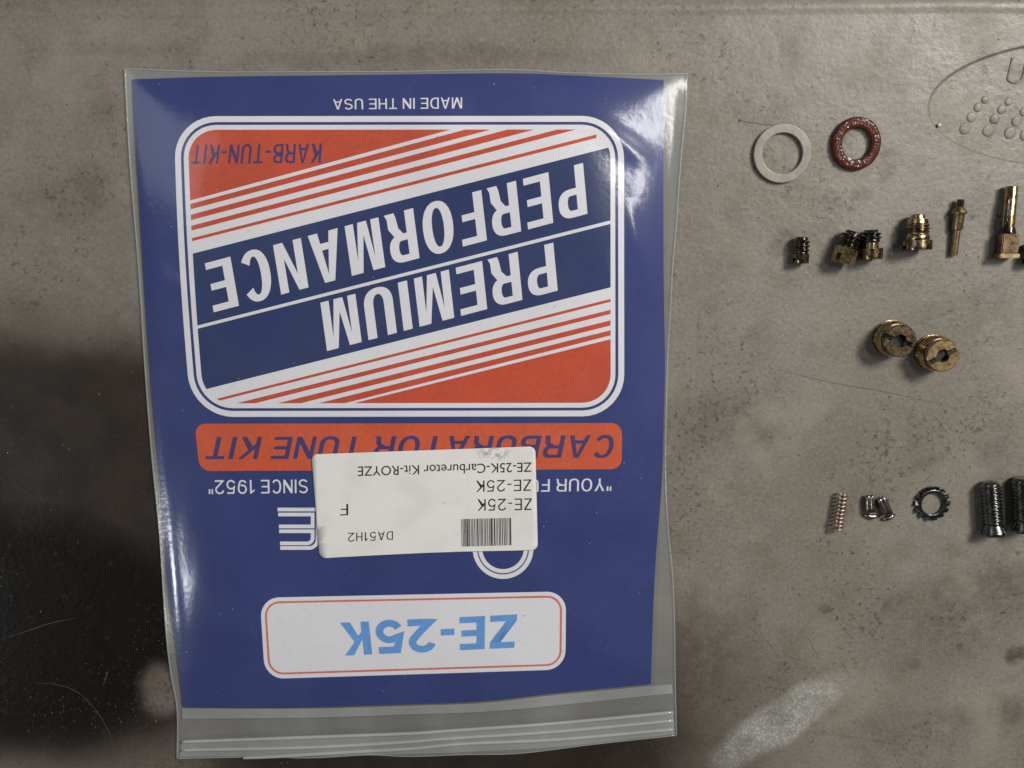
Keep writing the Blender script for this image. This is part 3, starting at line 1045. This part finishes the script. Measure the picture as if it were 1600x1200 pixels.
sl_('F', ((544, 787.5), (544, 805), (531.5, 788), (531.5, 805.4)), 0.006)
sl_('DA51H2', ((614, 830), (614, 843.3), (544, 832.6), (544, 846.5)))
random.seed(21)
x = 720.5
bars = []
while x < 797.5:
    w = random.choice((0.7, 0.7, 1.2, 1.2, 1.9))
    yo = (798 - x) * 0.028
    bars.append([[(x, 809 + yo), (x + w, 809 + yo), (x + w + .8, 852 + yo), (x + .8, 852 + yo)]])
    x += w + random.choice((0.7, 0.8, 1.1, 1.5))
obj('barcode', print_mesh(bars, H, 0.22, 0), INK_BLACK, sticker)

# lint and dust caught on the bag
random.seed(33)
bm = bmesh.new()
for i in range(110):
    x, y = random.uniform(235, 1025), random.uniform(125, 1090)
    sz = random.uniform(.05, .13) * MM
    M = Matrix.Translation(P(x, y, H(x, y) + .24)) @ Matrix.Rotation(random.uniform(0, 6), 4, 'Z') @ Matrix.Diagonal((sz * random.uniform(.7, 2.6), sz, sz * .5, 1))
    bmesh.ops.create_icosphere(bm, subdivisions=1, radius=1, matrix=M)
LINT = flat_mat('lint_pale', (0.42, 0.43, 0.46, 1))
lint = obj('lint_specks', bm_mesh(bm), LINT)
lint['kind'] = 'stuff'
lint['label'] = 'pale lint specks caught on the clear bag'
lint['category'] = 'dust'

# ------------------------------------------------------------------ small parts
def thing(name, label, cat, a, b=None, group=None):
    """Empty at a; when b is given its local Z points from a to b"""
    o = bpy.data.objects.new(name, None)
    COL.objects.link(o)
    o.empty_display_size = 0.003
    o.location = a
    if b is not None:
        o.rotation_euler = (b - a).to_track_quat('Z', 'Y').to_euler()
    return tag(o, label, cat, group)

def lathe(prof, n=32, closed=False, wob=0.0):
    """prof: (z, r) in mm along local Z"""
    vs, fs = [], []
    for z, r in prof:
        for i in range(n):
            a = 2 * math.pi * i / n
            k = 1 + wob * noise.noise(Vector((math.cos(a) * 2, math.sin(a) * 2, z)))
            vs.append((r * k * math.cos(a) * MM, r * k * math.sin(a) * MM, z * MM))
    m = len(prof)
    for j in range(m if closed else m - 1):
        for i in range(n):
            a, b = j * n, ((j + 1) % m) * n
            fs.append((a + i, a + (i + 1) % n, b + (i + 1) % n, b + i))
    if not closed:
        if prof[0][1] > 1e-6: fs.append(tuple(range(n - 1, -1, -1)))
        if prof[-1][1] > 1e-6: fs.append(tuple((m - 1) * n + i for i in range(n)))
    me = mesh_of(vs, fs)
    bm = bmesh.new(); bm.from_mesh(me); bmesh.ops.recalc_face_normals(bm, faces=bm.faces); bm.to_mesh(me); bm.free()
    return smooth_by_angle(me, 38)

def thread(z0, z1, r, depth, pitch, n=28, taper=0.0):
    """helical thread on a cylinder, mm"""
    vs, fs = [], []
    nz = max(4, int((z1 - z0) / pitch * 8))
    for j in range(nz + 1):
        z = z0 + (z1 - z0) * j / nz
        e = min(1, (z - z0) / (pitch * .8), (z1 - z) / (pitch * .8))
        for i in range(n):
            a = 2 * math.pi * i / n
            ph = (z / pitch + i / n) % 1
            tri = 1 - abs(2 * ph - 1)
            tri = min(1, max(0, (tri - .15) / .7))
            rr = r - depth * (1 - tri * max(0, e)) - taper * (1 - min(1, (z1 - z) / pitch)) 
            vs.append((rr * math.cos(a) * MM, rr * math.sin(a) * MM, z * MM))
    for j in range(nz):
        for i in range(n):
            fs.append((j * n + i, j * n + (i + 1) % n, (j + 1) * n + (i + 1) % n, (j + 1) * n + i))
    fs.append(tuple(range(n - 1, -1, -1)))
    fs.append(tuple(nz * n + i for i in range(n)))
    return smooth_by_angle(mesh_of(vs, fs), 55)

def slotted_head(r, z0, z1, slot_w, slot_d, ang=0.0, n=32, hex_=False, hole=0.0):
    """cylinder (or hexagon) from z0 (underside) to z1 (slotted face), z1 < z0 allowed; mm"""
    bm = bmesh.new()
    sg = 1 if z1 > z0 else -1
    def pt(a):
        k = 1.0
        if hex_:
            s = (a % (math.pi / 3)) - math.pi / 6
            k = math.cos(math.pi / 6) / math.cos(s) * 1.06
        return Vector((r * k * math.cos(a), r * k * math.sin(a), 0))
    h = slot_w / 2
    zb = z1 - sg * slot_d
    rot = Matrix.Rotation(ang, 3, 'Z')
    full = [pt(2 * math.pi * i / n) for i in range(n)]
    def prism(loop, za, zb_, bev=0.12):
        lo = [bm.verts.new(rot @ Vector((p.x, p.y, za)) * MM) for p in loop]
        c = sum(loop, Vector()) / len(loop)
        mi = [bm.verts.new(rot @ Vector((p.x, p.y, zb_ - sg * bev)) * MM) for p in loop]
        hi = [bm.verts.new(rot @ Vector((c.x + (p.x - c.x) * (1 - bev / r), c.y + (p.y - c.y) * (1 - bev / r), zb_)) * MM) for p in loop]
        m = len(loop)
        for A, B in ((lo, mi), (mi, hi)):
            for i in range(m):
                bm.faces.new((A[i], A[(i + 1) % m], B[(i + 1) % m], B[i]))
        bm.faces.new(lo); bm.faces.new(hi)
    prism(full, z0, zb, 0.02)
    a0 = math.asin(min(.95, h / r))
    for sgn in (1, -1):
        lp = []
        k = 18
        for i in range(k + 1):
            a = a0 + (math.pi - 2 * a0) * i / k
            p = pt(a if sgn > 0 else a + math.pi)
            lp.append(p)
        if hole > h:                       # notch of the centre hole in the slot wall
            b0 = math.asin(h / hole)
            inn = []
            for i in range(9):
                a = (math.pi - b0) - (math.pi - 2 * b0) * i / 8
                v = Vector((hole * math.cos(a), hole * math.sin(a), 0)) * (1 if sgn > 0 else -1)
                inn.append(v)
            lp += inn
        prism(lp, zb + sg * 0.001, z1, 0.10)
    return smooth_by_angle(bm_mesh(bm), 35)

def box_mesh(x, y, z0, z1, bev=0.15):
    bm = bmesh.new()
    bmesh.ops.create_cube(bm, size=1)
    for v in bm.verts:
        v.co = Vector((v.co.x * 2 * x * MM, v.co.y * 2 * y * MM, (z0 if v.co.z < 0 else z1) * MM))
    bmesh.ops.bevel(bm, geom=bm.edges[:], offset=bev * MM, segments=2, affect='EDGES')
    return smooth_by_angle(bm_mesh(bm), 50)

PX = 0.184     # mm per photo pixel, roughly, near the small parts
def axis_pts(p_thread, p_head, r_thread, r_head):
    a = P(p_head[0], p_head[1], r_head)
    b = P(p_thread[0], p_thread[1], r_thread)
    return a, b, (b - a).length / MM

def jet(name, label, tip, head, rt, rh, headlen, thr_mat, head_mat, slot_ang, neck=0.0, hex_=False, group=None, turns=4):
    """threaded jet lying down, local Z from the slotted head to the threaded tip"""
    a, b, L = axis_pts(tip, head, rt, rh)
    t = thing(name, label, 'jet', a, b, group)
    obj('head', slotted_head(rh, headlen, 0, rh * .45, headlen * .55, slot_ang, hex_=hex_), head_mat, t)
    if neck:
        obj('neck', lathe([(headlen, rt * .72), (headlen + neck, rt * .72)], 24), BRASS, t)
    obj('thread', thread(headlen + neck, L, rt, rt * .2, (L - headlen - neck) / turns, taper=rt * .15), thr_mat, t)
    return t

GJ = 'small brass jets in a row'
jet('brass_jet', 'smallest black threaded brass jet, leftmost of the row of jets', (1253, 370), (1251, 411), 2.3, 2.2, 2.6, OILY, BRASS_DARK, 0.3, group=GJ)
jet('brass_jet', 'leaning brass jet with hexagonal head, left of the touching pair', (1334, 362), (1315, 411), 3.0, 3.1, 4.2, OILY, BRASS, 0.7, hex_=True, group=GJ)
jet('brass_jet', 'upright black threaded brass jet, right of the touching pair', (1361, 359), (1361, 405), 2.8, 3.1, 3.0, OILY, BRASS_DARK, 0.15, neck=1.6, group=GJ, turns=3)

# brass plug with a nub
a, b, L = axis_pts((1434, 335), (1433, 391), 3.0, 3.9)
t = thing('brass_plug', 'shiny brass plug with stepped nub and threads beside the needle', 'plug', a, b)
obj('head', slotted_head(3.9, 2.6, 0, 1.6, 1.2, 0.2), BRASS_DARK, t)
obj('collar', lathe([(2.6, 3.0), (2.9, 3.2), (3.9, 3.2), (4.3, 2.9)], 32), BRASS, t)
obj('thread', thread(4.3, 7.2, 3.3, .45, .95), BRASS_DARK, t)
obj('nub', lathe([(7.1, 2.8), (8.3, 2.7), (8.5, 2.0), (L - .3, 1.9), (L, 1.6)], 32), BRASS, t)

# float needle
a, b, L = axis_pts((1501.5, 311), (1490, 399), 1.0, 1.0)
a = P(1490, 399, 1.0); b = P(1501.5, 311, 2.0)
t = thing('float_needle', 'thin brass needle with a collar and dark tip', 'needle', a, b)
k = L / 16.0
obj('rod', lathe([(0, .75), (.15, 1.0), (7.4 * k, 1.0)], 24), BRASS_DULL, t)
obj('body', lathe([(7.4 * k, 1.0), (7.4 * k, 1.35), (7.8 * k, 1.45), (11.8 * k, 1.5)], 24), BRASS_DULL, t)
obj('collar', lathe([(11.8 * k, 1.5), (11.9 * k, 1.95), (12.4 * k, 2.05), (13.0 * k, 1.7), (13.6 * k, 1.3), (14 * k, .95)], 28), BRASS_DULL, t)
obj('tip', lathe([(14 * k, .95), (15.8 * k, .95), (16 * k, .7)], 20), OILY, t)

# main nozzle: slit tube on a square foot
a = P(1571, 403, 2.4); b = P(1580.5, 291, 2.0)
L = (b - a).length / MM
t = thing('main_nozzle', 'long brass tube nozzle with square foot near the right edge', 'nozzle', a, b)
obj('flange', box_mesh(2.75, 2.3, 0, 1.2), BRASS_DULL, t)
obj('foot', box_mesh(2.3, 2.2, 1.21, 6.6, .25), BRASS_FACE, t)
obj('shoulder', lathe([(6.6, 2.2), (7.3, 2.0), (8.4, 1.75)], 28, wob=.1), OILY, t)
obj('tube', lathe([(8.2, 1.72), (L - .2, 1.72), (L, 1.6), (L, 1.1), (L - 3, 1.0)], 32), BRASS, t)
sl = []
sl_pts = [Vector((1.25 * MM, 1.25 * MM, z * MM)) for z in (8.3, 10, 12, 14, 15.5, 16.5)]
obj('dark_streak', tube_mesh(sl_pts, lambda q: (0.62 - .5 * q ** 2) * MM, 10), OILY, t)  # tapered dark streak along the side of the tube

# jet cut by the right border of the photograph
jet('brass_jet', 'dark jet at the right border beside the tube nozzle', (1613, 380), (1611, 412), 2.2, 2.3, 2.4, OILY, OILY, 0.2, group=GJ)

# the two upright ring plugs
def split_head(r, ri, z0, z1, slot_w, slot_d, ang, floor, n=30):
    """round head with a centre bore and a straight slot across its face, mm"""
    bm = bmesh.new()
    rot = Matrix.Rotation(ang, 3, 'Z')
    V_ = lambda x, y, z: bm.verts.new(rot @ Vector((x, y, z)) * MM)
    zb, h = z1 - slot_d, slot_w / 2
    rows = [[V_(q * math.cos(2 * math.pi * i / 48), q * math.sin(2 * math.pi * i / 48), z) for i in range(48)] for q, z in ((r, z0), (r, zb), (ri, zb), (ri, z0))]
    for A, B in (zip(rows, rows[1:]) if floor else ()):
        for i in range(48):
            bm.faces.new((A[i], A[(i + 1) % 48], B[(i + 1) % 48], B[i]))
    a0, b0 = math.asin(h / r), math.asin(min(.99, h / ri))
    if not floor:
        bmesh.ops.delete(bm, geom=[v for rw in rows for v in rw], context='VERTS')
    for sg in (() if floor else (1, -1)):
        rings = []
        for q, z, c0 in ((r, zb + .002, a0), (r, z1 - .22, a0), (r - .22, z1, a0), (ri + .12, z1, b0), (ri, z1 - .12, b0), (ri, zb + .002, b0)):
            rings.append([V_(sg * q * math.cos(c0 + (math.pi - 2 * c0) * i / n), sg * q * math.sin(c0 + (math.pi - 2 * c0) * i / n), z) for i in range(n + 1)])
        for A, B in zip(rings, rings[1:]):
            for i in range(n):
                bm.faces.new((A[i], A[i + 1], B[i + 1], B[i]))
        bm.faces.new([R_[0] for R_ in rings]); bm.faces.new([R_[-1] for R_ in rings])
    return smooth_by_angle(bm_mesh(bm), 30)

def ring_plug(label, cx, cy, ang, mat_face):
    h = 7.4
    top = P(cx, cy, h)
    t = thing('ring_plug', label, 'plug', Vector((top.x, top.y, 0)), None, 'slotted ring plugs')
    R = 5.05
    obj('base_flange', lathe([(0, R * .92), (.15, R * 1.02), (.9, R * 1.02), (1.0, R * .9)], 48), BRASS_DARK, t)
    obj('thread', thread(1.0, 5.2, R * 1.0, .42, 1.25, 48), BRASS, t)
    obj('head', split_head(R * .89, 1.75, 5.2, h, 1.4, 1.6, ang, False), mat_face, t)
    obj('slot_floor', split_head(R * .885, 1.75, 5.2, h, 1.4, 1.6, ang, True), OILY, t)  # near-black colour gives the slot its shade
    obj('hole', lathe([(4.9, 1.9), (5.3, 1.9), (5.31, .01)], 28), HOLE, t)  # black disc stands in for the shade down the bore
    return t
ring_plug('slotted brass ring plug, upper left of the pair, dark oily face', 1407, 533, math.radians(-19), BRASS_FACE)
ring_plug('slotted brass ring plug, lower right of the pair, dull tan face', 1474, 556, math.radians(28), BRASS_DULL)

# washers
def ring_obj(cx, cy, ro, ri, h, bev, n=72, wob=0.0):
    f = min(bev * 1.25, (ro - ri) * .45)
    prof = [(0.02, ri + bev * .3), (0.02, ro - bev * .3), (bev * .7, ro), (h - bev, ro), (h - bev * .3, ro - bev * .3), (h, ro - bev), (h, ro - f),
            (h, ri + f), (h, ri + bev), (h - bev * .3, ri + bev * .3), (h - bev, ri), (bev * .7, ri)]
    return lathe(prof, n, True, wob)

c = P(1223.5, 239.5, 1.6)
s = mmpx(1223, 239) * (CAM.z - .0016) / CAM.z
w = obj('flat_washer', ring_obj(0, 0, 45 * s, 31.5 * s, 1.35, .16), NYLON)
w.location = (c.x, c.y, 0)
tag(w, 'pale translucent plastic flat washer lying beside the red gasket', 'washer')
c = P(1339, 224, 1.5)
g = obj('red_gasket', ring_obj(0, 0, 38.5 * s, 22.5 * s, 1.9, .7, 72, 0.02), GASKET)
g.scale = (1, 1.06, 1)
g.location = (c.x, c.y, 0)
tag(g, 'dark red wet ring gasket right of the pale washer', 'gasket')

# external tooth lock washer
c = P(1457, 787, .9)
t = thing('lock_washer', 'black star lock washer with twisted outer teeth', 'washer', Vector((c.x, c.y, 0)))
s = mmpx(1457, 787)
obj('ring', ring_obj(0, 0, 23.0 * s, 17.3 * s, 1.3, .25, 56), STEEL_DARK, t)
bm = bmesh.new()
for i in range(14):
    a = 2 * math.pi * i / 14
    M = Matrix.Rotation(a, 4, 'Z') @ Matrix.Translation((24.2 * s * MM, 0, .62 * MM)) @ Matrix.Rotation(math.radians(34), 4, 'X') @ Matrix.Diagonal((7.0 * s * MM, 8.2 * s * MM, .8 * MM, 1))
    bmesh.ops.create_cube(bm, size=1, matrix=M)
bmesh.ops.bevel(bm, geom=bm.edges[:], offset=.1 * MM, segments=1, affect='EDGES')
obj('teeth', bm_mesh(bm), STEEL_DARK, t)

# coil spring
a = P(1308, 827, 1.65); b = P(1317, 771, 1.65)
L = (b - a).length
t = thing('coil_spring', 'small copper coloured coil spring', 'spring', a, b)
pts = [Vector((1.45 * MM * math.cos(q), 1.45 * MM * math.sin(q), L * (q / (2 * math.pi * 9.3)))) for q in [2 * math.pi * 9.3 * i / 260 for i in range(261)]]
obj('wire', tube_mesh(pts, 0.30 * MM, 8), COPPER, t)

# small steel clips: short split pins with a bent foot
def clip(label, p0, p1, foot, rr=1.45):
    a = P(p1[0], p1[1], rr); b = P(p0[0], p0[1], rr)
    L = (b - a).length
    t = thing('steel_clip', label, 'clip', a, b, 'little steel clips')
    # two rolled cheeks
    for sg in (-1, 1):
        pts = [Vector((sg * .62 * MM, .1 * MM, z)) for z in (0, L * .2, L * .5, L * .8)] + [Vector((sg * .5 * MM, .1 * MM, L * .93)), Vector((sg * .32 * MM, 0, L))]
        obj('cheek', tube_mesh(pts, lambda q: (.80 - .18 * q ** 4) * MM, 14), STEEL, t)
    f0 = t.matrix_basis.inverted() @ P(foot[0][0], foot[0][1], .7)
    f1 = t.matrix_basis.inverted() @ P(foot[1][0], foot[1][1], .7)
    mid = (f0 + f1) / 2 + Vector((0, 0, -.5 * MM))
    obj('foot', tube_mesh([f0, f0.lerp(mid, .6), mid, f1.lerp(mid, .6), f1], lambda q: (.35 + .45 * math.sin(math.pi * q)) * MM, 12), STEEL, t)
    return t
clip('upright little steel clip right of the coil spring', (1359, 774), (1360, 800), ((1350, 804), (1374, 806)))
clip('leaning little steel clip between its twin and the star washer', (1376, 778), (1388, 803), ((1379, 811), (1398, 803)), 1.3)

# countersunk machine screws
def screw(label, tip, head):
    a = P(head[0], head[1], 3.2); b = P(tip[0], tip[1], 2.7)
    L = (b - a).length / MM
    t = thing('machine_screw', label, 'screw', a, b, 'black countersunk screws')
    obj('head', slotted_head(3.4, .8, 0, 1.0, .6, 0.15, 40), STEEL_DARK, t)
    obj('countersink', lathe([(.8, 3.36), (2.9, 2.5)], 40), STEEL_DARK, t)
    obj('thread', thread(2.9, L, 2.75, .40, 1.08, 36, taper=.5), STEEL_DARK, t)
    return t
screw('black countersunk screw nearest the star washer', (1547, 753), (1553, 834))
screw('black countersunk screw cut by the right border', (1596, 746), (1600, 829))

# ------------------------------------------------------------------ loose dirt
def grit(name, label, n, rng, mat, size):
    bm = bmesh.new()
    for i in range(n):
        x, y = rng()
        c = P(x, y, 0.05)
        s = random.uniform(*size) * MM
        M = Matrix.Translation(c) @ Matrix.Rotation(random.uniform(0, 6), 4, 'Z') @ Matrix.Rotation(random.uniform(0, 6), 4, 'X') @ Matrix.Diagonal((s * random.uniform(.6, 1.7), s, s * .6, 1))
        bmesh.ops.create_icosphere(bm, subdivisions=1, radius=1, matrix=M)
    for v in bm.verts:
        v.co += Vector((random.uniform(-1, 1), random.uniform(-1, 1), random.uniform(-1, 1))) * 0.00003
    o = obj(name, bm_mesh(bm), mat)
    o['kind'] = 'stuff'
    o['label'] = label
    o['category'] = 'dirt'
    return o
GRIT_D = flat_mat('grit_dark', (0.03, 0.024, 0.018, 1))
GRIT_L = flat_mat('grit_pale', (0.62, 0.60, 0.56, 1), 0.25)
def rng_dark():
    while True:
        x, y = random.uniform(0, 1600), random.uniform(35, 1200)
        if 185 < x < 1085 and 100 < y < 1190: continue
        if x > 1100 or y < 480: return x, y
def rng_light():
    while True:
        x, y = random.uniform(0, 1600), random.uniform(35, 1200)
        if 185 < x < 1085 and 100 < y < 1190: continue
        return x, y
random.seed(5)
grit('dark_grit', 'dark specks of dirt scattered on the table', 230, rng_dark, GRIT_D, (.06, .2))
grit('pale_grit', 'tiny pale grains scattered on the table', 90, rng_light, GRIT_L, (.06, .16))
cr_m = bmesh.new()
bmesh.ops.create_icosphere(cr_m, subdivisions=2, radius=.55 * MM)
for v in cr_m.verts:
    v.co *= 1 + .35 * noise.noise(v.co * 3000)
    v.co.z *= .7
o = obj('white_crumb', bm_mesh(cr_m, True), GRIT_L)
o.location = P(1468, 195.5, .1)
tag(o, 'tiny white crumb at the left tip of the oval emblem', 'crumb')
